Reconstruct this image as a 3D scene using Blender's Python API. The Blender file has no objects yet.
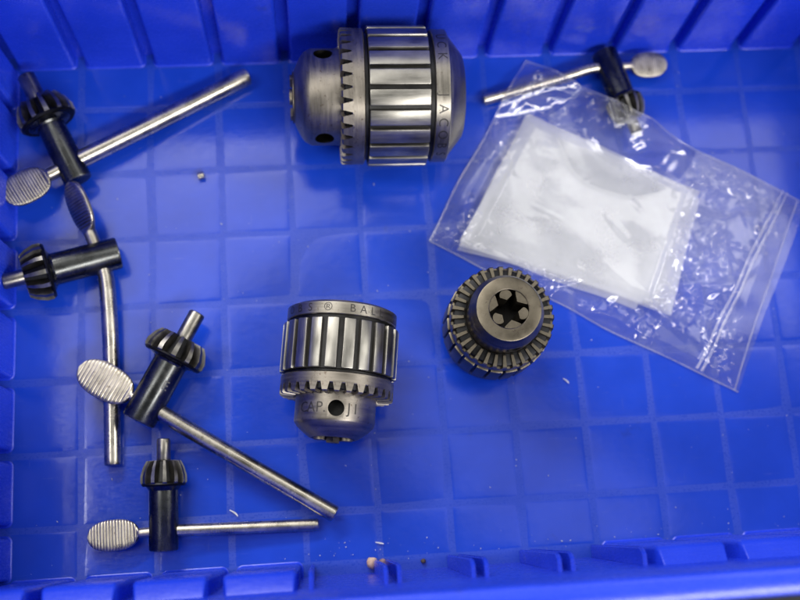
import bpy, bmesh, math, random
import numpy as np
from mathutils import Vector, Matrix, noise
random.seed(7)
MM = 0.001
scene = bpy.context.scene
C = scene.collection

# ------------------------------------------------------------------ camera
cam_d = bpy.data.cameras.new('camera')
cam = bpy.data.objects.new('camera', cam_d); C.objects.link(cam)
cam.matrix_world = Matrix(((0.99546456, 0.04812751, -0.08206126, 0.09718),
                           (-0.06561255, 0.97193721, -0.22590497, -0.016322),
                           (0.06888615, 0.23026464, 0.97068682, 0.4469),
                           (0, 0, 0, 1)))
cam_d.sensor_width = 36.0
cam_d.lens = 1066.05 / 800 * 36.0
cam_d.clip_start = 0.02
cam_d.clip_end = 20.0
cam_d.dof.use_dof = True
cam_d.dof.focus_distance = 0.408
cam_d.dof.aperture_fstop = 6.0
scene.camera = cam

# ------------------------------------------------------------------ room light (indoor, ceiling lamps plus added side lamps)
world = bpy.data.worlds.new('World'); scene.world = world
world.use_nodes = True
bg = world.node_tree.nodes['Background']
bg.inputs['Color'].default_value = (0.93, 0.96, 1.0, 1)
bg.inputs['Strength'].default_value = 0.13

def area_lamp(name, loc, target, sx, sy, watts, col):
    l = bpy.data.lights.new(name, 'AREA'); l.shape = 'RECTANGLE'
    l.size = sx; l.size_y = sy; l.energy = watts; l.color = col
    o = bpy.data.objects.new(name, l); C.objects.link(o)
    o.location = loc
    d = (Vector(target) - Vector(loc)).normalized()
    o.rotation_euler = d.to_track_quat('-Z', 'Y').to_euler()
    return o
# radiance of a lamp = watts / (pi * area)
area_lamp('ceiling_or_added_lamp', (-0.22, 0.60, 1.80), (-0.1, 0.45, 0.0), 1.15, 0.34, 2.1, (1.0, 0.98, 0.95))
area_lamp('ceiling_or_added_lamp', (-0.22, 1.02, 1.80), (-0.1, 0.75, 0.0), 1.15, 0.42, 2.7, (1.0, 0.98, 0.95))
area_lamp('ceiling_or_added_lamp', (1.05, 0.85, 1.80), (0.9, 0.6, 0.0), 0.9, 0.7, 3.4, (1.0, 0.98, 0.95))
area_lamp('ceiling_or_added_lamp', (0.45, 0.22, 2.0), (0.35, 0.1, 0.0), 1.0, 0.30, 0.6, (1.0, 0.98, 0.95))
area_lamp('ceiling_or_added_lamp', (-0.75, 2.0, 2.0), (0.15, 0.1, 0.0), 1.9, 0.22, 36.0, (1.0, 0.97, 0.93))
area_lamp('ceiling_or_added_lamp', (-1.05, 0.12, 1.9), (0.05, 0.1, 0.0), 0.26, 1.1, 7.0, (1.0, 0.98, 0.95))  # added left lamp for streaks on hubs and rods, placed clear of floor glare
area_lamp('ceiling_or_added_lamp', (2.35, 0.15, 1.9), (0.2, 0.1, 0.0), 0.26, 1.1, 9.0, (1.0, 0.98, 0.95))  # added right lamp for the same streaks, its floor glare kept out of frame
area_lamp('ceiling_or_added_lamp', (0.95, -1.2, 1.7), (0.15, 0.1, 0.0), 1.7, 0.30, 27.0, (1.0, 0.98, 0.96))

scene.view_settings.view_transform = 'Standard'
scene.view_settings.look = 'None'
scene.view_settings.exposure = 0.64
scene.view_settings.gamma = 1.0
scene.view_settings.use_curve_mapping = False
scene.cycles.transparent_max_bounces = 32
scene.cycles.max_bounces = 10

# ------------------------------------------------------------------ materials
def new_mat(name):
    m = bpy.data.materials.new(name); m.use_nodes = True
    nt = m.node_tree
    return m, nt, nt.nodes, nt.links, nt.nodes['Principled BSDF']
def coords(N, L, kind='Object', scale=(1, 1, 1)):
    tc = N.new('ShaderNodeTexCoord'); mp = N.new('ShaderNodeMapping')
    mp.inputs['Scale'].default_value = scale
    L.new(tc.outputs[kind], mp.inputs['Vector'])
    return mp.outputs['Vector']
def world_pos(N, L, scale):
    g = N.new('ShaderNodeNewGeometry'); mp = N.new('ShaderNodeMapping')
    mp.inputs['Scale'].default_value = scale
    L.new(g.outputs['Position'], mp.inputs['Vector'])
    return mp.outputs['Vector']
def noise_tex(N, L, vec, scale, detail=4, rough=0.55):
    n = N.new('ShaderNodeTexNoise'); n.inputs['Scale'].default_value = scale
    n.inputs['Detail'].default_value = detail; n.inputs['Roughness'].default_value = rough
    L.new(vec, n.inputs['Vector'])
    return n.outputs['Fac']
def ramp(N, L, fac, stops):
    r = N.new('ShaderNodeValToRGB'); e = r.color_ramp.elements
    while len(e) < len(stops): e.new(0.5)
    for k, (p, c) in enumerate(stops):
        e[k].position = p
        e[k].color = c if len(c) == 4 else (*c, 1)
    L.new(fac, r.inputs['Fac'])
    return r.outputs['Color']
def maprange(N, L, fac, a, b, c, d):
    m = N.new('ShaderNodeMapRange')
    for i, v in zip((1, 2, 3, 4), (a, b, c, d)): m.inputs[i].default_value = v
    L.new(fac, m.inputs[0])
    return m.outputs[0]
def bump(N, L, h, bsdf, strength, dist):
    b = N.new('ShaderNodeBump'); b.inputs['Strength'].default_value = strength
    b.inputs['Distance'].default_value = dist
    L.new(h, b.inputs['Height']); L.new(b.outputs['Normal'], bsdf.inputs['Normal'])

def plastic(name, col_a, col_b, r0, r1, dust, bstr):
    m, nt, N, L, B = new_mat(name)
    v = world_pos(N, L, (1, 1, 1))
    n1 = noise_tex(N, L, v, 38, 5)
    base = ramp(N, L, n1, [(0.3, col_a), (0.7, col_b)])
    for vs, sc, lo, hi, c, amt in (((26, 700, 26), 2.2, 0.66, 0.74, (0.16, 0.20, 0.50), 0.45), ((520, 30, 30), 2.0, 0.67, 0.75, (0.14, 0.18, 0.46), 0.4), ((55, 55, 55), 1.0, 0.66, 0.80, (0.012, 0.02, 0.12), 0.6)):
        f = ramp(N, L, noise_tex(N, L, world_pos(N, L, vs), sc, 5, 0.62), [(lo, (0, 0, 0)), (hi, (amt, amt, amt))])
        mc = N.new('ShaderNodeMix'); mc.data_type = 'RGBA'
        L.new(f, mc.inputs[0]); L.new(base, mc.inputs[6]); mc.inputs[7].default_value = (*c, 1)
        base = mc.outputs[2]
    L.new(base, B.inputs['Base Color'])
    # long fine rub marks and dusty speckle drive the gloss
    n2 = noise_tex(N, L, world_pos(N, L, (60, 420, 60)), 3.0, 6, 0.7)
    n3 = noise_tex(N, L, v, 900, 3, 0.6)
    mx = N.new('ShaderNodeMath'); mx.operation = 'ADD'
    L.new(n2, mx.inputs[0])
    L.new(maprange(N, L, n3, 0.35, 0.75, -dust, dust), mx.inputs[1])
    L.new(maprange(N, L, mx.outputs[0], 0.25, 0.85, r0, r1), B.inputs['Roughness'])
    B.inputs['IOR'].default_value = 1.5
    n4 = noise_tex(N, L, v, 260, 4, 0.6)
    bump(N, L, n4, B, bstr, 0.0002)
    return m
M = {}
M['blue'] = plastic('blue_plastic', (0.006, 0.043, 0.42), (0.010, 0.056, 0.52), 0.09, 0.24, 0.12, 0.16)
M['blue_wall'] = plastic('blue_plastic_wall', (0.012, 0.044, 0.60), (0.018, 0.056, 0.70), 0.2, 0.38, 0.1, 0.2)
M['blue_grid'] = plastic('blue_plastic_grained', (0.007, 0.044, 0.40), (0.019, 0.062, 0.48), 0.24, 0.48, 0.25, 0.45)

def metal(name, c0, c1, r0, r1, nscale, stretch, bstr, metallic=1.0, spots=None):
    m, nt, N, L, B = new_mat(name)
    B.inputs['Metallic'].default_value = metallic
    v = coords(N, L, 'Object', stretch)
    n1 = noise_tex(N, L, v, nscale, 6, 0.65)
    vc = coords(N, L, 'Object')
    n0 = noise_tex(N, L, vc, 120, 4, 0.6)
    mx = N.new('ShaderNodeMath'); mx.operation = 'MULTIPLY_ADD'
    mx.inputs[1].default_value = 0.5; L.new(n1, mx.inputs[0])
    mm = N.new('ShaderNodeMath'); mm.operation = 'MULTIPLY'; mm.inputs[1].default_value = 0.5
    L.new(n0, mm.inputs[0]); L.new(mm.outputs[0], mx.inputs[2])
    col = ramp(N, L, mx.outputs[0], [(0.3, c0), (0.68, c1)])
    if spots:
        n5 = noise_tex(N, L, vc, 700, 3, 0.7)
        f = ramp(N, L, n5, [(0.60, (0, 0, 0)), (0.72, (1, 1, 1))])
        mc = N.new('ShaderNodeMix'); mc.data_type = 'RGBA'
        L.new(f, mc.inputs[0]); L.new(col, mc.inputs[6]); mc.inputs[7].default_value = (*spots, 1)
        col = mc.outputs[2]
    L.new(col, B.inputs['Base Color'])
    L.new(maprange(N, L, n1, 0.3, 0.7, r0, r1), B.inputs['Roughness'])
    bump(N, L, n1, B, bstr, 0.00012)
    return m
M['steel'] = metal('brushed_steel', (0.2, 0.184, 0.155), (0.36, 0.333, 0.283), 0.28, 0.46, 60, (1, 1, 14), 0.25, spots=(0.16, 0.13, 0.10))
M['steel_flat'] = metal('polished_steel', (0.23, 0.22, 0.192), (0.4, 0.382, 0.338), 0.3, 0.48, 60, (10, 10, 1), 0.2)
M['steel_nose'] = metal('oiled_steel', (0.17, 0.152, 0.126), (0.33, 0.298, 0.248), 0.34, 0.5, 60, (1, 1, 14), 0.25, spots=(0.12, 0.09, 0.07))
M['bronze'] = metal('oil_stained_steel', (0.07, 0.06, 0.045), (0.21, 0.184, 0.138), 0.32, 0.48, 60, (1, 1, 10), 0.25, spots=(0.08, 0.06, 0.05))
M['dark_groove'] = metal('oily_groove_hole_shade', (0.02, 0.02, 0.02), (0.05, 0.049, 0.047), 0.35, 0.6, 90, (1, 1, 1), 0.4)  # oily grooves; also serves as painted shade inside bore and key holes
M['black'] = metal('blackened_steel', (0.04, 0.042, 0.042), (0.105, 0.109, 0.107), 0.18, 0.36, 90, (1, 1, 1), 0.3, 1.0, spots=(0.10, 0.09, 0.08))
M['tooth'] = metal('worn_tooth_steel', (0.08, 0.076, 0.069), (0.34, 0.325, 0.295), 0.24, 0.45, 200, (1, 1, 1), 0.4)
M['nickel'] = metal('nickel_rod', (0.36, 0.33, 0.275), (0.58, 0.54, 0.465), 0.18, 0.36, 120, (1, 1, 1), 0.35, spots=(0.24, 0.20, 0.15))
M['grip'] = metal('worn_grip_steel', (0.3, 0.27, 0.215), (0.55, 0.505, 0.42), 0.24, 0.42, 120, (1, 1, 1), 0.35, spots=(0.15, 0.12, 0.09))
M['pin'] = metal('dark_pin_steel', (0.16, 0.15, 0.13), (0.36, 0.34, 0.3), 0.24, 0.42, 120, (1, 1, 1), 0.3, spots=(0.05, 0.045, 0.04))
M['root'] = metal('tooth_root_black', (0.012, 0.012, 0.013), (0.035, 0.035, 0.036), 0.35, 0.55, 120, (1, 1, 1), 0.3)
M['letter'] = metal('stamped_letter', (0.06, 0.055, 0.05), (0.10, 0.095, 0.09), 0.4, 0.6, 90, (1, 1, 1), 0.1)  # dark tone stands in for the shade inside stamped recesses
M['letter_grey'] = metal('worn_stamp', (0.10, 0.097, 0.092), (0.15, 0.147, 0.14), 0.4, 0.6, 90, (1, 1, 1), 0.1)
M['jaw'] = metal('jaw_steel', (0.15, 0.13, 0.095), (0.27, 0.24, 0.185), 0.4, 0.55, 90, (1, 1, 1), 0.2)

def wear_glint_edges(m, col, lo, hi):  # lighter convex edges: wear plus a bevel highlight put into the colour
    N, L = m.node_tree.nodes, m.node_tree.links
    B = N['Principled BSDF']
    g = N.new('ShaderNodeNewGeometry')
    src = B.inputs['Base Color'].links[0].from_socket
    f = ramp(N, L, g.outputs['Pointiness'], [(lo, (0, 0, 0)), (hi, (0.8, 0.8, 0.8))])
    mc = N.new('ShaderNodeMix'); mc.data_type = 'RGBA'
    L.new(f, mc.inputs[0]); L.new(src, mc.inputs[6]); mc.inputs[7].default_value = (*col, 1)
    L.new(mc.outputs[2], B.inputs['Base Color'])
wear_glint_edges(M['black'], (0.34, 0.33, 0.31), 0.53, 0.60)
def film(name, haze, rough, tint, bscale, bstr, through=0.4, mot=0.5):
    m, nt, N, L, B = new_mat(name)
    N.remove(B)
    out = N['Material Output']
    tr = N.new('ShaderNodeBsdfTransparent'); tr.inputs['Color'].default_value = (0.995, 0.995, 0.995, 1)
    df = N.new('ShaderNodeBsdfDiffuse'); df.inputs['Color'].default_value = (*tint, 1)
    tl = N.new('ShaderNodeBsdfTranslucent'); tl.inputs['Color'].default_value = (*tint, 1)
    ad = N.new('ShaderNodeMixShader'); ad.inputs[0].default_value = through
    L.new(df.outputs[0], ad.inputs[1]); L.new(tl.outputs[0], ad.inputs[2])
    v = world_pos(N, L, (1, 1, 1))
    n = noise_tex(N, L, v, bscale, 6, 0.68)
    m1 = N.new('ShaderNodeMixShader')
    L.new(maprange(N, L, noise_tex(N, L, v, 70, 4), 0.3, 0.7, haze * (1 - mot), haze * (1 + mot)), m1.inputs[0])
    L.new(tr.outputs[0], m1.inputs[1]); L.new(ad.outputs[0], m1.inputs[2])
    gl = N.new('ShaderNodeBsdfGlossy'); gl.inputs['Roughness'].default_value = rough
    b = N.new('ShaderNodeBump'); b.inputs['Strength'].default_value = bstr; b.inputs['Distance'].default_value = 0.0006
    L.new(n, b.inputs['Height']); L.new(b.outputs['Normal'], gl.inputs['Normal'])
    fr = N.new('ShaderNodeFresnel'); fr.inputs['IOR'].default_value = 1.5
    L.new(b.outputs['Normal'], fr.inputs['Normal'])
    mu = N.new('ShaderNodeMath'); mu.operation = 'MULTIPLY'; mu.inputs[1].default_value = 1.7; mu.use_clamp = True
    L.new(fr.outputs[0], mu.inputs[0])
    mi = N.new('ShaderNodeMath'); mi.operation = 'MINIMUM'; mi.inputs[1].default_value = 0.2
    L.new(mu.outputs[0], mi.inputs[0])
    m2 = N.new('ShaderNodeMixShader')
    L.new(mi.outputs[0], m2.inputs[0]); L.new(m1.outputs[0], m2.inputs[1]); L.new(gl.outputs[0], m2.inputs[2])
    L.new(m2.outputs[0], out.inputs['Surface'])
    return m
M['film'] = film('clear_film', 0.05, 0.075, (0.9, 0.9, 0.9), 160, 0.10)
M['milky'] = film('milky_film', 0.30, 0.20, (0.96, 0.975, 0.985), 60, 0.10, 0.15, 0.2)
M['zip'] = film('zip_plastic', 0.14, 0.15, (0.92, 0.92, 0.92), 200, 0.2)

def simple(name, c0, c1, rough, nscale=200):
    m, nt, N, L, B = new_mat(name)
    n = noise_tex(N, L, coords(N, L), nscale, 4)
    L.new(ramp(N, L, n, [(0.35, c0), (0.65, c1)]), B.inputs['Base Color'])
    B.inputs['Roughness'].default_value = rough
    bump(N, L, n, B, 0.4, 0.0002)
    return m
M['table'] = simple('dark_bench', (0.012, 0.012, 0.013), (0.03, 0.03, 0.03), 0.7, 60)
M['pebble'] = simple('tan_crumb', (0.42, 0.25, 0.17), (0.62, 0.45, 0.34), 0.6, 500)
M['pebble2'] = simple('mauve_crumb', (0.22, 0.13, 0.14), (0.34, 0.22, 0.22), 0.6, 500)
M['soot'] = simple('dark_crumb', (0.05, 0.035, 0.03), (0.10, 0.07, 0.05), 0.7, 500)
M['dust'] = simple('pale_dust', (0.45, 0.47, 0.52), (0.7, 0.7, 0.72), 0.6, 500)

# ------------------------------------------------------------------ helpers
def link(name, me, mat, parent=None, mw=None, smooth=30):
    o = bpy.data.objects.new(name, me); C.objects.link(o)
    if mat is not None and len(me.materials) == 0: me.materials.append(mat)
    if parent is not None: o.parent = parent
    if mw is not None: o.matrix_basis = mw
    return o
def mesh(name, verts, faces, smooth=30):
    me = bpy.data.meshes.new(name)
    me.from_pydata([tuple(c * MM for c in v) for v in verts], [], faces)
    fix(me, smooth)
    return me
def fix(me, smooth=30):
    bm = bmesh.new(); bm.from_mesh(me)
    bmesh.ops.recalc_face_normals(bm, faces=bm.faces); bm.to_mesh(me); bm.free()
    if smooth:
        me.shade_smooth(); me.set_sharp_from_angle(angle=math.radians(smooth))
    me.update()
def from_bm(name, bm, smooth=30):
    me = bpy.data.meshes.new(name)
    bmesh.ops.scale(bm, vec=(MM, MM, MM), verts=bm.verts)
    bm.to_mesh(me); bm.free(); fix(me, smooth)
    return me
def empty(name, mw=None, label=None, cat=None, group=None):
    o = bpy.data.objects.new(name, None); C.objects.link(o)
    o.empty_display_size = 0.01
    if mw is not None: o.matrix_world = mw
    tag(o, label, cat, group)
    return o
def tag(o, label=None, cat=None, group=None, kind=None):
    if label: o['label'] = label
    if cat: o['category'] = cat
    if group: o['group'] = group
    if kind: o['kind'] = kind
    return o
def lathe(name, prof, seg=96, smooth=30, cap0=True, cap1=True):
    V, F = [], []
    n = len(prof)
    for r, z in prof:
        for k in range(seg):
            a = 2 * math.pi * k / seg
            V.append((r * math.cos(a), r * math.sin(a), z))
    for i in range(n - 1):
        for k in range(seg):
            k2 = (k + 1) % seg
            F.append((i * seg + k, i * seg + k2, (i + 1) * seg + k2, (i + 1) * seg + k))
    if cap0: F.append(tuple(range(seg - 1, -1, -1)))
    if cap1: F.append(tuple((n - 1) * seg + k for k in range(seg)))
    return mesh(name, V, F, smooth)
def frame(o, zdir, xdir):
    z = Vector(zdir).normalized(); x = Vector(xdir); x = (x - z * x.dot(z)).normalized(); y = z.cross(x)
    m = Matrix((x, y, z)).transposed().to_4x4(); m.translation = Vector(o) * MM
    return m
def box_bm(x0, x1, y0, y1, z0, z1, bev=0.0, seg=2):
    bm = bmesh.new(); bmesh.ops.create_cube(bm, size=1)
    bmesh.ops.scale(bm, vec=(x1 - x0, y1 - y0, z1 - z0), verts=bm.verts)
    bmesh.ops.translate(bm, vec=((x0 + x1) / 2, (y0 + y1) / 2, (z0 + z1) / 2), verts=bm.verts)
    if bev: bmesh.ops.bevel(bm, geom=bm.edges[:], offset=bev, segments=seg, profile=0.5, affect='EDGES')
    return bm

# ------------------------------------------------------------------ bench under the tray
bm = box_bm(-500, 800, -500, 700, -30, -5)
tag(link('bench_top', from_bm('bench_top', bm, 0), M['table']), kind='structure')

# ------------------------------------------------------------------ blue tray (grid pitch 30 mm, origin on a grid crossing)
X0, X1, Y0, Y1 = -33.0, 363.0, -25.3, 206.0      # foot of the wall planes
XP0, XP1, YP0, YP1 = -28.0, 358.0, -20.0, 200.0  # foot of the raised wall panels
ZR = 116.0                                       # rim height
tray = empty('storage_tray', Matrix.Identity(4), 'blue plastic storage tray with square-gridded floor and ribbed walls under everything', 'tray')
floor = link('floor', from_bm('floor', box_bm(X0 - 2, X1 + 2, Y0 - 2, Y1 + 2, -4, 0), 0), M['blue_grid'], tray)
LINE = 2.1
def pillow(w, h, n=7, up=0.06, crown=0.03):
    V, F = [], []
    us = [-1, -0.95, -0.88] + [-0.88 + 1.76 * i / n for i in range(1, n)] + [0.88, 0.95, 1]
    m = len(us)
    for v in us:
        for u in us:
            e = max(abs(u), abs(v))
            f = 0.0 if e >= 0.999 else (0.7 if e > 0.94 else 1.0)
            z = up * f + crown * (1 - u * u) * (1 - v * v) - 0.02
            # rounded plan corners
            x, y = u * w / 2, v * h / 2
            V.append((x, y, z))
    for j in range(m - 1):
        for i in range(m - 1):
            F.append((j * m + i, j * m + i + 1, (j + 1) * m + i + 1, (j + 1) * m + i))
    return mesh('floor_panel', V, F, 60)
pcache = {}
xs = [X0] + [30.0 * i for i in range(0, 12)] + [X1]
ys = [Y0] + [30.0 * j for j in range(0, 7)] + [Y1]
for i in range(len(xs) - 1):
    for j in range(len(ys) - 1):
        a, b = xs[i] + LINE / 2, xs[i + 1] - LINE / 2
        c, d = ys[j] + LINE / 2, ys[j + 1] - LINE / 2
        if i == 0: a = XP0 + 0.3
        if i == len(xs) - 2: b = XP1 - 0.3
        if j == 0: c = YP0 + 0.3
        if j == len(ys) - 2: d = YP1 - 0.3
        key = (round(b - a, 2), round(d - c, 2))
        if key not in pcache: pcache[key] = pillow(*key)
        o = link('floor_panel', pcache[key], M['blue'], floor)
        o.location = ((a + b) / 2 * MM, (c + d) / 2 * MM, 0)
        o.rotation_euler = (random.gauss(0, 0.0014), random.gauss(0, 0.0014), 0)

DR = math.tan(math.radians(2.1))
def wall_mesh(length0):
    # local: x along the wall (0 = centre), d = outwards, z up; mitred ends
    prof = [(0, -1.0), (DR * 60, 60), (DR * (ZR - 3), ZR - 3), (DR * ZR + 0.4, ZR - 1), (DR * ZR + 1.6, ZR), (DR * ZR + 7.2, ZR + 0.2)]
    prof += [(DR * ZR + 8.6, ZR - 0.4), (DR * ZR + 9.2, ZR - 1.8), (DR * ZR + 9.6, ZR - 16), (DR * ZR + 7.6, ZR - 16), (DR * ZR + 7.2, ZR - 2.4), (DR * ZR + 3, ZR - 3.5), (DR * 60 + 2.6, 60), (2.6, -3.9), (0, -3.9)]
    V, F = [], []
    n = len(prof); hl = length0 / 2
    for s in (-1, 1):
        for d, z in prof: V.append((s * (hl + d), d, z))
    for i in range(n):
        k = (i + 1) % n
        F.append((i, k, n + k, n + i))
    return mesh('wall', V, F, 40)
def panel_mesh(w, depth=5.3, top=74.0):
    V, F = [], []
    levels = [(0.25, 1.0, 0), (0.4, 0.55, 0), (0.7, 0.25, 0), (1.3, 0.0, 0), (30, 0, 0.6), (top - 4, 0, 1.3), (top - 2.6, -0.25, 1.7), (top - 1.6, -0.7, 2.4), (top + 1.4, -1.2, depth + 4.4)]
    hw = w / 2; r = 1.7
    for z, o, f in levels:
        d = -depth + f; lean = DR * z
        back = lean + 0.6
        pts = [(-hw - o, back)]
        for k in range(6):
            a = math.pi + k / 5 * math.pi / 2
            pts.append((-hw + r + (r + o) * math.cos(a), min(back, d + r + (r + o) * math.sin(a))))
        pts += [(-p[0], p[1]) for p in reversed(pts)]
        V += [(p[0], p[1], z) for p in pts]
    m = 14
    for i in range(len(levels) - 1):
        for k in range(m - 1):
            F.append((i * m + k, i * m + k + 1, (i + 1) * m + k + 1, (i + 1) * m + k))
    return mesh('wall_panel', V, F, 50)
def plate_mesh(top=74.0, depth=5.0):
    bm = bmesh.new()
    pts = [(-depth, 0.2), (-depth + 1.0, top - 5), (-depth + 1.6, top - 2), (-depth + 3.4, top), (DR * top + 0.5, top), (0.5, 0.2)]
    a = [bm.verts.new((-0.75, d, z)) for d, z in pts]; b = [bm.verts.new((0.75, d, z)) for d, z in pts]
    n = len(pts)
    bm.faces.new(a); bm.faces.new(b[::-1])
    for i in range(n): bm.faces.new((a[i], a[(i + 1) % n], b[(i + 1) % n], b[i]))
    bmesh.ops.bevel(bm, geom=[e for e in bm.edges if abs(e.verts[0].co.x - e.verts[1].co.x) < 0.01], offset=0.55, segments=3, affect='EDGES')
    return from_bm('stiffener_plate', bm, 40)
pan = {}
plate = plate_mesh()
def build_wall(name, origin, xdir, length, lo, lines, skip=()):
    # origin = middle of the wall foot, lo = coordinate along the wall of the first foot end
    xd = Vector(xdir); out = Vector((xd.y, -xd.x, 0)) * -1
    m = Matrix((xd, out, Vector((0, 0, 1)))).transposed().to_4x4(); m.translation = Vector(origin) * MM
    w = link(name, wall_mesh(length), M['blue_wall'], tray, m)
    edges = [-length / 2] + lines + [length / 2]
    for k in range(len(edges) - 1):
        a, b = edges[k], edges[k + 1]
        a += 2.5 if k else 6.0
        b -= 2.5 if k < len(edges) - 2 else 6.0
        if k in skip: continue
        key = round(b - a, 2)
        if key not in pan: pan[key] = panel_mesh(key)
        link('wall_panel', pan[key], M['blue_wall'], w, Matrix.Translation((((a + b) / 2) * MM, 0, 0)))
    return w
cx, cy = (X0 + X1) / 2, (Y0 + Y1) / 2
# direction: xdir chosen so that "out" (x turned) points away from the tray
build_wall('back_wall', (cx, Y1, 0), (1, 0, 0), X1 - X0, X0, [30.0 * i - cx for i in range(12)])
fw = build_wall('front_wall', (cx, Y0, 0), (-1, 0, 0), X1 - X0, X0, [-(30.0 * i - cx) for i in range(11, -1, -1)], skip=(5, 6, 7, 8))
build_wall('left_wall', (X0, cy, 0), (0, 1, 0), Y1 - Y0, Y0, [30.0 * j - cy for j in range(7)])
build_wall('right_wall', (X1, cy, 0), (0, -1, 0), Y1 - Y0, Y0, [-(30.0 * j - cy) for j in range(6, -1, -1)])
for i in (3, 4, 5, 6, 7):
    for s in (-1, 1):
        if (i == 3 and s < 0) or (i == 7 and s > 0): continue
        link('stiffener_plate', plate, M['blue_wall'], fw, Matrix.Translation((-(30.0 * i + s * 2.3 - cx) * MM, 0, 0)))

# ------------------------------------------------------------------ stamped letters wrapped on a cylinder
def char_mesh(ch, size):
    cu = bpy.data.curves.new('letter', 'FONT'); cu.body = ch; cu.size = size * MM
    cu.align_x = 'CENTER'; cu.align_y = 'CENTER'; cu.extrude = 0.00002; cu.resolution_u = 4; cu.offset = 0.0
    t = bpy.data.objects.new('letter', cu); C.objects.link(t)
    dg = bpy.context.evaluated_depsgraph_get()
    me = bpy.data.meshes.new_from_object(t.evaluated_get(dg))
    bpy.data.objects.remove(t); bpy.data.curves.remove(cu)
    me.materials.clear()
    return me
def stamp(parent, ch, theta, z0, r, size, mat, flip=1):
    me = char_mesh(ch, size)
    me.name = 'stamped_letter'
    for v in me.vertices:
        u, w, e = v.co.x, v.co.y, v.co.z
        rr = r * MM + 0.00004 + e
        th = theta - flip * u / (r * MM)
        v.co = (rr * math.cos(th), rr * math.sin(th), z0 * MM - flip * w)
    me.update()
    return link('stamped_letter', me, mat, parent)

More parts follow.
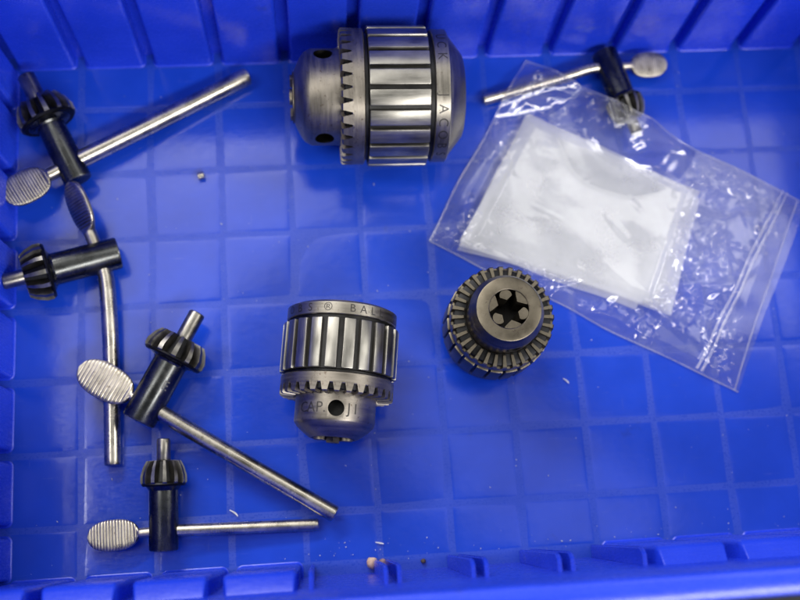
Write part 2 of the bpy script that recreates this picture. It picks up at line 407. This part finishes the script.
# ------------------------------------------------------------------ drill chucks
def build_chuck(R, mw, label, hole0, ring_text=(), nose_text=(), tone='steel', nface=0.42, nround=0.10, nflats=22, nteeth=30, rear=0.0, fw=0.80, slot=0.38):
    t = empty('drill_chuck', mw, label, 'drill chuck', 'keyed drill chucks in the tray')
    s = lambda P: [(r * R, z * R) for r, z in P]
    nm = M['steel_nose'] if tone == 'steel' else M['bronze']
    # rear cap and lettered ring
    link('rear_ring', lathe('rear_ring', s([(0.30, 0.04 + rear), (0.34, rear), (0.56, rear), (0.60, rear + 0.012), (0.86, 0.215), (0.875, 0.235), (0.925, 0.245), (0.945, 0.262), (0.945, 0.455), (0.93, 0.468), (0.80, 0.468)])), M['steel'] if tone == 'steel' else M['bronze'], t)
    # sleeve core, dark between the flats
    link('sleeve', lathe('sleeve', s([(0.8, 0.462), (0.905, 0.47), (0.905, 0.52), (0.935, 0.53), (0.935, 1.375), (0.905, 1.385), (0.905, 1.43), (0.8, 1.44)])), M['dark_groove'], t)
    wf = 2 * R * math.sin(math.pi / nflats) * fw
    fm = from_bm('grip_flat', box_bm(-0.09 * R, 0, -wf / 2, wf / 2, 0.535 * R, 1.37 * R, 0.016 * R, 2), 40)
    for k in range(nflats):
        a = 2 * math.pi * (k + 0.5) / nflats
        link('grip_flat', fm, M['steel_flat'] if tone == 'steel' else M['bronze'], t, Matrix.Rotation(a, 4, 'Z') @ Matrix.Translation((R * 0.995 * MM, 0, 0)))
    # gear ring with its teeth
    g = link('gear_ring', lathe('gear_ring', s([(0.80, 1.425), (0.945, 1.425), (0.965, 1.44), (0.965, 1.60), (0.955, 1.612), (0.72, 1.655), (0.66, 1.66)]), cap0=False, cap1=False), nm, t)
    link('tooth_root', lathe('tooth_root', s([(0.955, 1.59), (0.918, 1.615), (0.905, 1.70), (0.88, 1.715), (0.70, 1.722), (0.66, 1.70)]), cap0=False, cap1=False), M['root'], g)  # black slot floor: shade between the teeth put into its colour
    pitch = 2 * math.pi / nteeth
    V = []
    for r, z, h in ((0.967, 1.585, slot), (0.967, 1.735, slot * 0.56), (0.945, 1.755, slot * 0.5), (0.735, 1.765, slot * 0.42), (0.715, 1.75, slot * 0.45), (0.70, 1.65, slot * 0.85)):
        for q in (-1, 1):
            a = q * h * pitch
            V.append((r * R * math.cos(a), r * R * math.sin(a), z * R))
    F = [(0, 1, 3, 2), (2, 3, 5, 4), (4, 5, 7, 6), (6, 7, 9, 8), (8, 9, 11, 10), (0, 2, 4, 6, 8, 10), (1, 3, 5, 7, 9, 11)]
    tm = mesh('tooth', V, F, 25)
    for k in range(nteeth):
        link('tooth', tm, nm, g, Matrix.Rotation(k * pitch, 4, 'Z'))
    # nose with jaw bore and three key holes
    prof = [(0.50, 1.60), (0.69, 1.60), (0.69, 1.80), (0.685, 1.83), (0.685, 2.17), (0.67, 2.20)]
    for k in range(1, 7):
        a = k / 6
        prof.append((0.67 + (nface - 0.67) * (a ** (1 + nround)), 2.20 + 0.22 * (a ** (1 - nround))))
    prof += [(nface - 0.015, 2.428), (0.375, 2.43), (0.36, 2.42), (0.355, 1.62), (0.06, 1.61)]
    link('bore', lathe('bore', s([(0.352, 2.36), (0.35, 1.66), (0.02, 1.65)]), cap0=False), M['dark_groove'], t)  # dark colour stands in for the shade deep in the bore
    nose = link('nose', lathe('nose', s(prof)), nm, t)
    cutters = []
    for k in range(3):
        a = hole0 + k * 2 * math.pi / 3
        bm = bmesh.new()
        bmesh.ops.create_cone(bm, cap_ends=True, segments=32, radius1=0.135 * R, radius2=0.135 * R, depth=0.62 * R)
        bmesh.ops.transform(bm, matrix=Matrix.Rotation(a, 4, 'Z') @ Matrix.Translation((0.69 * R, 0, 1.99 * R)) @ Matrix.Rotation(math.pi / 2, 4, 'Y'), verts=bm.verts)
        c = link('cutter', from_bm('cutter', bm, 0), M['dark_groove']); cutters.append(c)  # dark material gives the hole walls their shade as colour
        md = nose.modifiers.new('b', 'BOOLEAN'); md.object = c; md.operation = 'DIFFERENCE'; md.solver = 'EXACT'; md.material_mode = 'TRANSFER'
    # boolean in local space: cutters share the nose's placement
    for c in cutters: c.parent = t
    bpy.context.view_layer.update()
    dg = bpy.context.evaluated_depsgraph_get()
    me = bpy.data.meshes.new_from_object(nose.evaluated_get(dg))
    nose.modifiers.clear(); nose.data = me
    me.shade_smooth(); me.set_sharp_from_angle(angle=math.radians(30))
    for c in cutters: bpy.data.objects.remove(c)
    # jaws
    for k in range(3):
        a = hole0 + math.pi / 3 + k * 2 * math.pi / 3
        def prism(name, pts, z0, z1, mat, ang):
            bm = bmesh.new()
            lo = [bm.verts.new((x * R, y * R, z0 * R)) for x, y in pts]
            hi = [bm.verts.new((x * R, y * R, z1 * R)) for x, y in pts]
            n = len(pts)
            bm.faces.new(lo[::-1]); bm.faces.new(hi)
            for i in range(n): bm.faces.new((lo[i], lo[(i + 1) % n], hi[(i + 1) % n], hi[i]))
            bmesh.ops.bevel(bm, geom=[e for e in bm.edges if e.verts[0] in hi and e.verts[1] in hi] if False else [], offset=0.01, affect='EDGES')
            link(name, from_bm(name, bm, 30), mat, t, Matrix.Rotation(ang, 4, 'Z'))
        pts = [(0.17, 0.0)]
        for q in range(-6, 7):
            b = q / 6 * 1.75
            pts.append((0.255 + 0.105 * math.cos(b), 0.112 * math.sin(b)))
        zt = 2.47 if tone == 'steel' else 2.405 + 0.012 * k
        prism('jaw', pts, 1.75, zt, M['jaw'] if tone == 'steel' else M['bronze'], a)
        web = [(0.205, 0.0), (0.285, -0.125), (0.315, -0.158), (0.348, -0.10), (0.364, 0.0), (0.348, 0.10), (0.315, 0.158), (0.285, 0.125)]
        prism('jaw_web', web, 1.75, 2.41, nm, a + math.pi / 3)
    for ch, th in ring_text: stamp(t, ch, th, 0.36 * R, 0.945 * R, 0.19 * R, M['letter'])
    for ch, th in nose_text: stamp(t, ch, th, 1.99 * R, 0.685 * R, 0.25 * R, M['letter'])
    return t
rad = math.radians
RA, RB, RC = 29.2, 23.4, 21.4
rearA, noseA = Vector((164.1, 168.4, RA)), Vector((90.3, 170.2, RA + 0.2))
build_chuck(RA, frame(rearA, noseA - rearA, (0, 0, 1)),
            'largest steel drill chuck, lying with its nose pointing left near the back wall',
            rad(-24 + 62),
            [(c, rad(-24 - a)) for c, a in (('U', -60), ('C', -48), ('K', -35), ('J', -1), ('A', 10.5), ('C', 22), ('O', 34), ('B', 46), ('S', 58))], tone='steel', nface=0.34, nround=0.28, nteeth=34, slot=0.45, fw=0.78)
rearB, noseB = Vector((110.0, 83.6, RB)), Vector((102.7, 26.7, RB))
build_chuck(RB, frame(rearB, noseB - rearB, (0, 0, 1)),
            'middle-sized steel drill chuck lying with its nose and key hole toward the front wall',
            rad(-1),
            [(c, rad(6 - a)) for c, a in (('O', -58), ('B', -43), ('S', -29), ('\u00ae', -9), ('B', 16), ('A', 27.5), ('L', 38.5), ('L', 49))],
            [(c, rad(2 - a)) for c, a in (('C', -47), ('A', -34), ('P', -21), ('.', -13.5), ('J', 21), ('1', 31))], nface=0.42, nround=0.12, rear=0.15, fw=0.68)
build_chuck(RC, frame((172.0, 70.2, 0.45), (0.004, -0.004, 1), (1, 0.15, 0)),
            'smallest brown-stained drill chuck standing upright with its three-jaw mouth facing up',
            rad(30), tone='bronze', nface=0.59, nround=0.0, nteeth=32)

# ------------------------------------------------------------------ chuck keys
def sweep(name, pts, ups, whe, nring=20, smooth=30):
    V, F = [], []
    n = len(pts)
    for i in range(n):
        p = Vector(pts[i])
        t = (Vector(pts[min(i + 1, n - 1)]) - Vector(pts[max(i - 1, 0)])).normalized()
        up = Vector(ups[i]); side = t.cross(up).normalized(); up = side.cross(t).normalized()
        w, h, e = whe[i]
        for k in range(nring):
            a = 2 * math.pi * (k + 0.5) / nring
            c, s = math.cos(a), math.sin(a)
            x = w * math.copysign(abs(c) ** e, c); y = h * math.copysign(abs(s) ** e, s)
            V.append(tuple(p + side * x + up * y))
    for i in range(n - 1):
        for k in range(nring):
            k2 = (k + 1) % nring
            F.append((i * nring + k, i * nring + k2, (i + 1) * nring + k2, (i + 1) * nring + k))
    F.append(tuple(range(nring - 1, -1, -1))); F.append(tuple((n - 1) * nring + k for k in range(nring)))
    return mesh(name, V, F, smooth)
def build_key(label, O, gear, pin, rod_pts, pad_tip, neck_f, dims, pad_up=(0, 0, 1), nteeth=13, hub_back=8.0, rod_mat='nickel'):
    """O crossing of hub and rod, gear centre of the pinion's wide edge, pin tip; rod_pts from O to the rod end; pad_tip outer end of the thumb grip (mm, world)"""
    hr, gr, gl, pr, rr, pw, pl, pt = dims   # hub r, pinion r, pinion length, pin r, rod r, grip half-width, grip length, grip half-thickness
    O, gear, pin = Vector(O), Vector(gear), Vector(pin)
    ax = (pin - O).normalized()
    mw = frame(O, ax, (0, 0, 1))
    inv = mw.inverted()
    loc = lambda p: (inv @ (Vector(p) * MM)) / MM
    t = empty('chuck_key', mw, label, 'chuck key', 'chuck keys scattered in the tray')
    zg = (gear - O).dot(ax); zp = (pin - O).length
    # hub
    hb = -hub_back
    link('hub', lathe('hub', [(hr * 0.3, hb), (hr - 0.9, hb), (hr - 0.25, hb + 0.25), (hr, hb + 0.9), (hr, zg - 3.2), (hr + 0.5, zg - 2.4), (gr * 0.8, zg - 1.2), (gr * 0.80, zg - 0.2)], 64), M['black'], t)
    # pinion
    pn = link('pinion', lathe('pinion', [(gr * 0.5, zg - 1.5), (gr * 0.88, zg - 1.5), (gr * 0.95, zg - 0.8), (gr * 0.92, zg - 0.1), (gr * 0.66, zg + 0.3), (gr * 0.44, zg + gl - 0.3), (gr * 0.40, zg + gl), (pr * 0.9, zg + gl + 0.15)], 64), M['root'], t)
    pitch = 2 * math.pi / nteeth
    V = []
    for r, z, h in ((0.60, -0.6, 0.30), (0.93, -0.6, 0.19), (0.985, 0.1, 0.165), (0.985, gl * 0.3, 0.15), (0.87, gl * 0.72, 0.14), (0.73, gl, 0.12), (0.38, gl + 0.2, 0.27)):
        for q in (-1, 1):
            a = q * h * pitch
            V.append((r * gr * math.cos(a), r * gr * math.sin(a), zg + z))
    F = [(2 * i, 2 * i + 1, 2 * i + 3, 2 * i + 2) for i in range(6)] + [(12, 13, 1, 0), tuple(range(0, 14, 2)), tuple(range(1, 14, 2))]
    tm = mesh('tooth', V, F, 25)
    for k in range(nteeth): link('tooth', tm, M['tooth'], pn, Matrix.Rotation((k + 0.35) * pitch, 4, 'Z'))
    link('pilot_pin', lathe('pilot_pin', [(pr * 0.9, zg + gl - 0.5), (pr, zg + gl), (pr, zp - 0.8), (pr * 0.93, zp - 0.25), (pr * 0.78, zp)], 40), M['pin'], t)
    # handle rod
    rp = [Vector(p) for p in rod_pts]
    path = []
    for i in range(len(rp) - 1):
        p0 = rp[max(i - 1, 0)]; p1 = rp[i]; p2 = rp[i + 1]; p3 = rp[min(i + 2, len(rp) - 1)]
        for k in range(10):
            u = k / 10
            path.append(0.5 * ((2 * p1) + (p2 - p0) * u + (2 * p0 - 5 * p1 + 4 * p2 - p3) * u * u + (3 * p1 - 3 * p2 + p3 - p0) * u ** 3))
    e1 = rp[-1]; d1 = (rp[-1] - path[-1]).normalized()
    path += [e1 - d1 * 1.0, e1 - d1 * 0.45, e1 - d1 * 0.12, e1]
    k = len(path)
    whe = [(rr, rr, 1)] * (k - 3) + [(rr * 0.97, rr * 0.97, 1), (rr * 0.86, rr * 0.86, 1), (rr * 0.66, rr * 0.66, 1)]
    link('handle_rod', sweep('handle_rod', [loc(p) for p in path], [mw.to_3x3().inverted() @ Vector((0.03, 0.02, 1))] * k, whe, 28), M[rod_mat], t)  # rod in its plain nickel colour
    # thumb grip: rod swells out of a neck into a flat ridged oval
    tip = Vector(pad_tip); dv = tip - O; Lp = dv.length; dn = dv.normalized()
    P, U_, W = [], [], []
    up0 = Vector((0, 0, 1)); up1 = Vector(pad_up).normalized()
    start = Lp - pl
    nn = 190
    s0 = hr * 0.5
    for i in range(10):
        P.append(O + dn * (s0 + (start - 0.6 - s0) * i / 10)); U_.append(up1); W.append((rr * neck_f, rr * neck_f, 1))
    nridge = 17
    for i in range(nn + 1):
        u = i / nn
        x = 2 * u - 1
        wv = pw * max(0.0, 1 - abs(x) ** 2.5) ** (1 / 2.2)
        blend = min(1, u / 0.10)
        if u < 0.5: wv = max(wv, rr * neck_f * (1 - 0.3 * blend))
        hv = pt * (1 - 0.25 * x * x)
        rid = 0.30 * (abs(math.sin(math.pi * nridge * (u - 0.05))) ** 0.55 - 0.8) if 0.05 < u < 0.97 else 0.0
        hh = rr * neck_f * (1 - blend) + hv * blend
        if u > 0.97: hh *= 0.75
        P.append(O + dn * (start + pl * u)); U_.append(up1)
        W.append((max(wv, 0.4), hh + rid, 1 - 0.42 * blend))
    i3 = mw.to_3x3().inverted()
    link('thumb_grip', sweep('thumb_grip', [loc(p) for p in P], [i3 @ u for u in U_], W, 28, 22), M['grip'], t)
    return t

# dims: hub r, pinion r, pinion len, pin r, rod r, grip half-width, grip length, grip half-thickness
build_key('large chuck key in the back left corner with a thick straight rod',
          (-2.6, 151.5, 10.0), (-11.6, 171.2, 12.3), (-20.7, 191.4, 13.5),
          [(-2.6, 151.5, 10.0), (35, 171.4, 7.4), (73.6, 192.4, 4.4)], (-29.0, 136.6, 12.8), 0.72,
          (6.0, 12.6, 9.5, 3.8, 3.9, 7.4, 20.5, 1.5), (0.0, 0.02, 1), 13, 8.2)
build_key('chuck key at the left wall with a bent rod and its grip on edge',
          (9.6, 110.2, 8.6), (-11.5, 104.6, 11.8), (-28.4, 99.8, 14.6),
          [(9.6, 110.2, 8.6), (12.0, 100.0, 8.0), (13.1, 80.8, 6.6), (13.4, 62, 5.2), (13.4, 23.7, 3.7)], (-1.6, 141.5, 15.5), 0.82,
          (6.7, 12.2, 9.0, 3.2, 3.35, 7.0, 22.5, 1.6), (-0.70, -0.22, 0.66), 13, 8.0)
k3 = build_key('chuck key with its oval grip lying across the bent rod of another key',
          (28.7, 46.6, 11.5), (39.6, 65.6, 12.2), (50.0, 83.3, 13.6),
          [(28.7, 46.6, 11.5), (65, 22.6, 8.8), (102.4, -1.5, 6.2)], (1.9, 63.4, 12.2), 0.62,
          (7.0, 13.2, 8.5, 3.4, 3.35, 7.4, 24.5, 1.5), (0.0, 0.05, 1), 13, 7.4)
stamp(k3, 'E', math.radians(34), 9.8, 7.0, 5.6, M['letter_grey'], -1)
build_key('smallest complete chuck key near the front wall with its pin pointing straight to the back',
          (33.9, -3.6, 7.0), (34.2, 15.4, 8.8), (34.8, 32.8, 9.7),
          [(33.9, -3.6, 7.0), (64, -4.3, 5.0), (95.4, -5.0, 2.8)], (3.9, -4.3, 5.6), 0.80,
          (5.8, 9.3, 8.6, 2.75, 2.45, 6.2, 20.5, 1.4), (0, 0.05, 1), 12, 7.8)
build_key('chuck key by the back wall whose rod end and pinion slip under the clear bag',
          (237.0, 190.0, 7.2), (241.0, 172.0, 8.6), (245.0, 156.5, 9.6),
          [(237.0, 190.0, 7.2), (228.0, 189.4, 7.0), (214.3, 185.9, 6.0), (178.4, 177.7, 2.9)], (263.6, 190.6, 7.2), 0.72,
          (5.9, 8.6, 8.0, 2.6, 2.5, 6.0, 17.0, 1.3), (0, -0.1, 1), 12, 7.6)

# ------------------------------------------------------------------ clear zip bag with a packet of folded film inside
TL, BL, BR, TR = (Vector(p) for p in ((200.2, 197.6), (148.8, 113.5), (278.2, 39.2), (321.5, 122.5)))
pTL, pBL, pBR, pTR = (Vector(p) for p in ((198.3, 168.4), (163.8, 110.8), (244.6, 78.6), (268.5, 130.6)))
def bil(a, b, c, d, s, t):       # s: left to right, t: bottom to top
    return (a * (1 - s) + b * s) * (1 - t) + (d * (1 - s) + c * s) * t
def seg_dist(p, a, b):
    d = b - a; u = max(0, min(1, (p - a).dot(d) / d.dot(d)))
    return (p - a - d * u).length, u
drapes = [((178.4, 177.7), (214.3, 185.9), 6.6, 9.8, 7.0), ((214.3, 185.9), (237, 190), 9.8, 11.5, 8.0), ((240.4, 175), (243.2, 162.0), 16.6, 15.6, 13.0), ((243, 162.5), (245.4, 155.5), 14.6, 12.6, 10.0)]
def seg_field(X, Y, a, b):
    dx, dy = b[0] - a[0], b[1] - a[1]; L2 = dx * dx + dy * dy
    u = ((X - a[0]) * dx + (Y - a[1]) * dy) / L2
    uc = np.clip(u, 0, 1)
    return np.hypot(X - a[0] - uc * dx, Y - a[1] - uc * dy), uc, u
def drape(X, Y):
    h = np.zeros_like(X)
    for a, b, h0, h1, w in drapes:
        d, u, _ = seg_field(X, Y, a, b)
        h = np.maximum(h, (h0 + (h1 - h0) * u) / (1 + (np.maximum(0, d - 0.3 * w) / w) ** 2.4) - 0.9)
    return np.maximum(h, 0)
def inside(X, Y, q, soft):
    m = np.full_like(X, 1e9)
    for i in range(4):
        a, b = q[i], q[(i + 1) % 4]
        e = (b - a).normalized(); m = np.minimum(m, e.x * (Y - a.y) - e.y * (X - a.x))
    return np.clip(m / soft + 0.5, 0, 1)
def pull(X, Y):
    # film lifted over the key is drawn in towards the middle of the bag
    h = drape(X, Y)
    return X - h * 0.17, Y - h * 0.24
rng = np.random.default_rng(11)
def waves(X, Y, seed, lam):
    g = np.random.default_rng(seed); h = np.zeros_like(X)
    for k in range(7):
        th = g.uniform(0, math.pi); l = lam * g.uniform(0.7, 1.6)
        h += np.sin((X * math.cos(th) + Y * math.sin(th)) * 2 * math.pi / l + g.uniform(0, 6.3) + 1.2 * np.sin((X * math.sin(th) - Y * math.cos(th)) * 2 * math.pi / (l * 1.7) + g.uniform(0, 6)))
    return h / 7
# creases of the film: a few long folds and many short ones where it is crumpled  (a, b, height, half width)
creases = []
for a, b in (((199.7, 177.5), (248.4, 159.3)), ((203.6, 180.3), (231.5, 173.0)), ((153.9, 113.6), (196.4, 96.2)), ((269.8, 145.0), (302.8, 122.3)), ((160.5, 130.7), (193.2, 167.1)), ((206.1, 172.4), (224.2, 169.8)), ((223.4, 99.5), (259.0, 62.8)), ((250.0, 115.2), (265.8, 80.3)), ((170.5, 101.9), (220.6, 74.5)), ((277.2, 114.0), (282.1, 84.0)), ((270.1, 147.4), (252.6, 155.3)), ((154.3, 119.5), (172.7, 127.8)), ((264.0, 67.0), (284.0, 65.9)), ((272.0, 59.9), (277.3, 40.8)), ((200.6, 193.1), (203.6, 182.8))):
    creases.append((a, b, rng.uniform(1.3, 2.2), rng.uniform(2.4, 4.4)))
for cx_, cy_, hx, hy, n, main in ((160.8, 117.8, 11, 8, 26, -0.5), (191, 92, 18, 7, 34, -0.5), (228, 70, 18, 7, 38, -0.5), (272, 56, 8, 11, 34, 1.0), (275, 100, 15, 17, 50, 0.6), (257, 80, 11, 9, 26, 0.8), (289, 133, 17, 7, 36, -0.5), (226, 168, 19, 6, 34, -0.35), (304, 110, 6, 17, 30, 1.0), (186, 158, 4, 17, 12, 1.0), (235, 118, 80, 45, 26, -0.4)):
    for k in range(int(n * 1.35)):
        c = (rng.normal(cx_, hx * 0.6), rng.normal(cy_, hy * 0.6))
        th = (main if k % 2 else 0.5) + rng.normal(0, 0.7); l = rng.uniform(2.5, 9.0)
        a = (c[0] - math.cos(th) * l, c[1] - math.sin(th) * l); b = (c[0] + math.cos(th) * l, c[1] + math.sin(th) * l)
        creases.append((a, b, rng.uniform(0.35, 1.4) * rng.choice((-0.6, 1, 1)), rng.uniform(1.2, 3.4)))
def crease_field(X, Y):
    h = np.zeros_like(X)
    for a, b, hh, w in creases:
        d, uc, u = seg_field(X, Y, a, b)
        end = np.clip(1.0 - np.abs(2 * u - 1), 0, 1) ** 0.6
        h += hh * end * np.maximum(0, 1 - d / w)
    return h
PK = [pBL, pBR, pTR, pTL]
def grid_pts(q, nx, ny, wob, seed):
    t, s_ = np.meshgrid(np.linspace(0, 1, ny + 1), np.linspace(0, 1, nx + 1), indexing='ij')
    X = (q[0].x * (1 - s_) + q[1].x * s_) * (1 - t) + (q[3].x * (1 - s_) + q[2].x * s_) * t
    Y = (q[0].y * (1 - s_) + q[1].y * s_) * (1 - t) + (q[3].y * (1 - s_) + q[2].y * s_) * t
    X, Y = X + wob * waves(X, Y, seed, 60), Y + wob * waves(X, Y, seed + 1, 60)
    return *pull(X, Y), s_, t
def sheet(name, q, nx, ny, zf, mat, parent, wob=0.0, seed=0):
    X, Y, s_, t = grid_pts(q, nx, ny, wob, seed)
    Z = zf(X, Y, s_, t)
    V = np.stack([X, Y, Z], -1).reshape(-1, 3) * MM
    F = []
    for j in range(ny):
        for i in range(nx):
            a = j * (nx + 1) + i
            F.append((a, a + 1, a + nx + 2, a + nx + 1))
    me = bpy.data.meshes.new(name)
    me.from_pydata(V.tolist(), [], F); me.shade_smooth(); me.update()
    return link(name, me, mat, parent)
def edge_f(s_, t, w=0.05):
    return np.clip(np.minimum(np.minimum(s_, 1 - s_), np.minimum(t, 1 - t)) / w, 0, 1)
def z_base(X, Y):
    return np.maximum(0.95 + 0.3 * waves(X, Y, 40, 30), drape(X, Y))
def z_back(X, Y, s_, t):
    return z_base(X, Y)
def z_front(X, Y, s_, t):
    ef = edge_f(s_, t)
    pk = inside(X, Y, PK, 9.0); pks = inside(X, Y, PK, 4.0)
    dr = np.clip(drape(X, Y) / 5, 0, 1)
    body = 1.5 * ef + 4.0 * pk * (1 - 0.6 * dr) + (1.5 * waves(X, Y, 3, 28) + 1.3) * ef * (1 - 0.6 * pks)
    cr = crease_field(X, Y) * (1 - 0.82 * pks)
    return z_base(X, Y) + 0.15 + np.maximum(0.0, body + cr * (0.25 + 0.75 * ef))
bag = empty('zip_bag', Matrix.Translation((235 * MM, 117 * MM, 0.5 * MM)), 'large clear plastic zip bag lying crumpled on the right side of the tray', 'plastic bag')
bagm = Matrix.Translation((-235 * MM, -117 * MM, -0.5 * MM))
Q = [BL, BR, TR, TL]
QF = [BL, BR + Vector((-1.5, 0.8)), TR + Vector((-4.0, 1.8)), TL]
for o in (sheet('back_film', Q, 120, 80, z_back, M['film'], bag, 1.6, 31), sheet('front_film', QF, 440, 290, z_front, M['film'], bag, 1.6, 31)):
    o.matrix_basis = bagm
# heat-sealed outer edges
def seal(pa, pb):
    n = 80; u = np.linspace(0, 1, n)
    X = pa.x + (pb.x - pa.x) * u; Y = pa.y + (pb.y - pa.y) * u
    X, Y = X + 1.6 * waves(X, Y, 31, 60), Y + 1.6 * waves(X, Y, 32, 60)
    X, Y = pull(X, Y)
    Z = z_base(X, Y) + 0.12
    o = link('sealed_edge', sweep('sealed_edge', list(zip(X.tolist(), Y.tolist(), Z.tolist())), [(0, 0, 1)] * n, [(0.34, 0.15, 1)] * n, 8, 60), M['zip'], bag)
    o.matrix_basis = bagm
seal(TL, TR); seal(TL, BL); seal(BL, BR); seal(QF[1], QF[2])
# zip: two raised tracks across the mouth
za, zb_ = Vector((311.4, 128.2)), Vector((261.2, 49.4))
for off in (-1.15, 1.15):
    dvec = (zb_ - za).normalized(); nv = Vector((dvec.y, -dvec.x))
    pp = [za + (zb_ - za) * (i / 60) + nv * off + nv * 0.9 * noise.noise(Vector((i * 0.07, 2.2, 0))) for i in range(61)]
    aX = np.array([p.x for p in pp]); aY = np.array([p.y for p in pp]); tt = np.linspace(0.03, 0.97, 61)
    aZ = z_front(aX, aY, np.full(61, 0.5), tt) - 0.5
    pts = [(aX[i], aY[i], aZ[i]) for i in range(61)]
    # smooth the height so the track runs as one stiff line
    zs = [q[2] for q in pts]
    pts = [(q[0], q[1], sum(zs[max(0, i - 5):i + 6]) / len(zs[max(0, i - 5):i + 6]) + 0.6) for i, q in enumerate(pts)]
    o = link('zip_track', sweep('zip_track', pts, [(0, 0, 1)] * 61, [(0.7, 0.5, 1)] * 61, 10, 60), M['zip'], bag)
    o.matrix_basis = bagm
packet = empty('folded_film_packet', Matrix.Translation((220 * MM, 122 * MM, 1.2 * MM)), 'white-looking packet of folded thin plastic film inside the large clear bag', 'plastic packet')
pm = Matrix.Translation((-220 * MM, -122 * MM, -1.2 * MM))
for k in range(6):
    j = lambda: Vector((random.uniform(-3.4, 3.0), random.uniform(-3.2, 2.8)))
    sh = (pBR - pBL).normalized() * (5.5 * (k % 3) - 6.0)
    q = [pBL + j(), pBR + j() - sh, pTR + j() - sh, pTL + j()]
    def zl(X, Y, s_, t, k=k):
        return z_base(X, Y) + 0.7 + 0.42 * k + 0.30 * edge_f(s_, t) + (0.35 * waves(X, Y, 60 + k // 2, 40) + 0.12 * waves(X, Y, 70 + k, 16)) * edge_f(s_, t, 0.2)
    o = sheet('film_layer', q, 60, 42, zl, M['milky'], packet, 0.8, 80 + k)
    o.matrix_basis = pm

# ------------------------------------------------------------------ small debris
def blob(name, loc, r, mat, seed, sq=(1, 1, 0.8)):
    bm = bmesh.new(); bmesh.ops.create_icosphere(bm, subdivisions=3, radius=r)
    for v in bm.verts:
        f = 1 + 0.22 * noise.noise(v.co * (1.6 / r) + Vector((seed, 0, 0)))
        v.co = Vector((v.co.x * sq[0], v.co.y * sq[1], v.co.z * sq[2])) * f
    o = link(name, from_bm(name, bm, 80), mat); o.location = Vector(loc) * MM
    return o
tag(blob('crumb', (116.2, -21.6, 2.0), 2.3, M['pebble'], 1.0), 'tan round crumb lying against the front wall', 'crumb')
tag(blob('crumb', (120.6, -21.8, 1.6), 1.7, M['pebble2'], 4.0), 'small mauve crumb touching the tan one by the front wall', 'crumb')
tag(blob('crumb', (137.2, -22.2, 1.2), 1.0, M['soot'], 7.0), 'tiny dark brown crumb by the front wall between two stiffeners', 'crumb')
st = link('metal_stub', lathe('metal_stub', [(0.7, 0.0), (1.45, 0.0), (1.6, 0.15), (1.6, 2.6), (1.45, 2.75), (0.75, 2.75), (0.7, 1.4)], 28), M['nickel'])
st.matrix_basis = frame((50.3, 146.6, 2.05), (0.9, 0.25, 0.1), (0, 0, 1))
tag(st, 'tiny cut metal stub alone on the floor below the large key rod', 'metal stub')
def chip(px, a, length, label):
    n = 9; pts = []
    for i in range(n):
        u = i / (n - 1) - 0.5
        pts.append((px[0] + math.cos(a) * length * u + math.sin(a) * 0.9 * u * u * length, px[1] + math.sin(a) * length * u, 0.85 + 0.5 * abs(u)))
    c = Vector(px + (0.8,)) if len(px) == 2 else Vector(px)
    pts = [tuple(Vector(p) - c) for p in pts]
    o = link('metal_chip', sweep('metal_chip', pts, [(0, 0.2, 1)] * n, [(0.38 * (1 - abs(i / (n - 1) - 0.5)), 0.12, 1) for i in range(n)], 6, 40), M['dust'])
    o.location = c * MM
    return tag(o, label, 'metal chip', 'pale chips on the tray floor')
chip((61.8, 1.8), -0.7, 4.2, 'pale sliver beside the rods of the two front keys')
chip((120.0, -13.9), -0.25, 3.4, 'pale sliver on the floor just behind the tan crumb')
chip((204.1, 48.4), -0.8, 3.0, 'pale sliver on the floor to the right of the upright chuck')
# dust nobody could count
bm = bmesh.new()
for k in range(300):
    if k % 5:
        x, y = random.uniform(-25, 350), random.uniform(-18, 196)
        if k % 2:                       # more of it caught on the grid lines
            if random.random() < 0.5: x = 30 * round(x / 30) + random.gauss(0, 1.1)
            else: y = 30 * round(y / 30) + random.gauss(0, 1.1)
    else:
        x, y = random.uniform(90, 300), random.gauss(-17, 3)
    if not (-24 < x < 350 and -22 < y < 198): continue
    r = random.choice((0.10, 0.13, 0.17, 0.24)) * random.uniform(0.7, 1.3)
    m = Matrix.Translation((x, y, 0.62)) @ Matrix.Rotation(random.uniform(0, 3), 4, 'Z') @ Matrix.Diagonal((random.uniform(0.7, 2.2), 0.8, 0.5, 1))
    bmesh.ops.create_icosphere(bm, subdivisions=1, radius=r, matrix=m)
tag(link('dust', from_bm('dust', bm, 60), M['dust']), 'pale dust specks scattered over the tray floor', 'dust', kind='stuff')
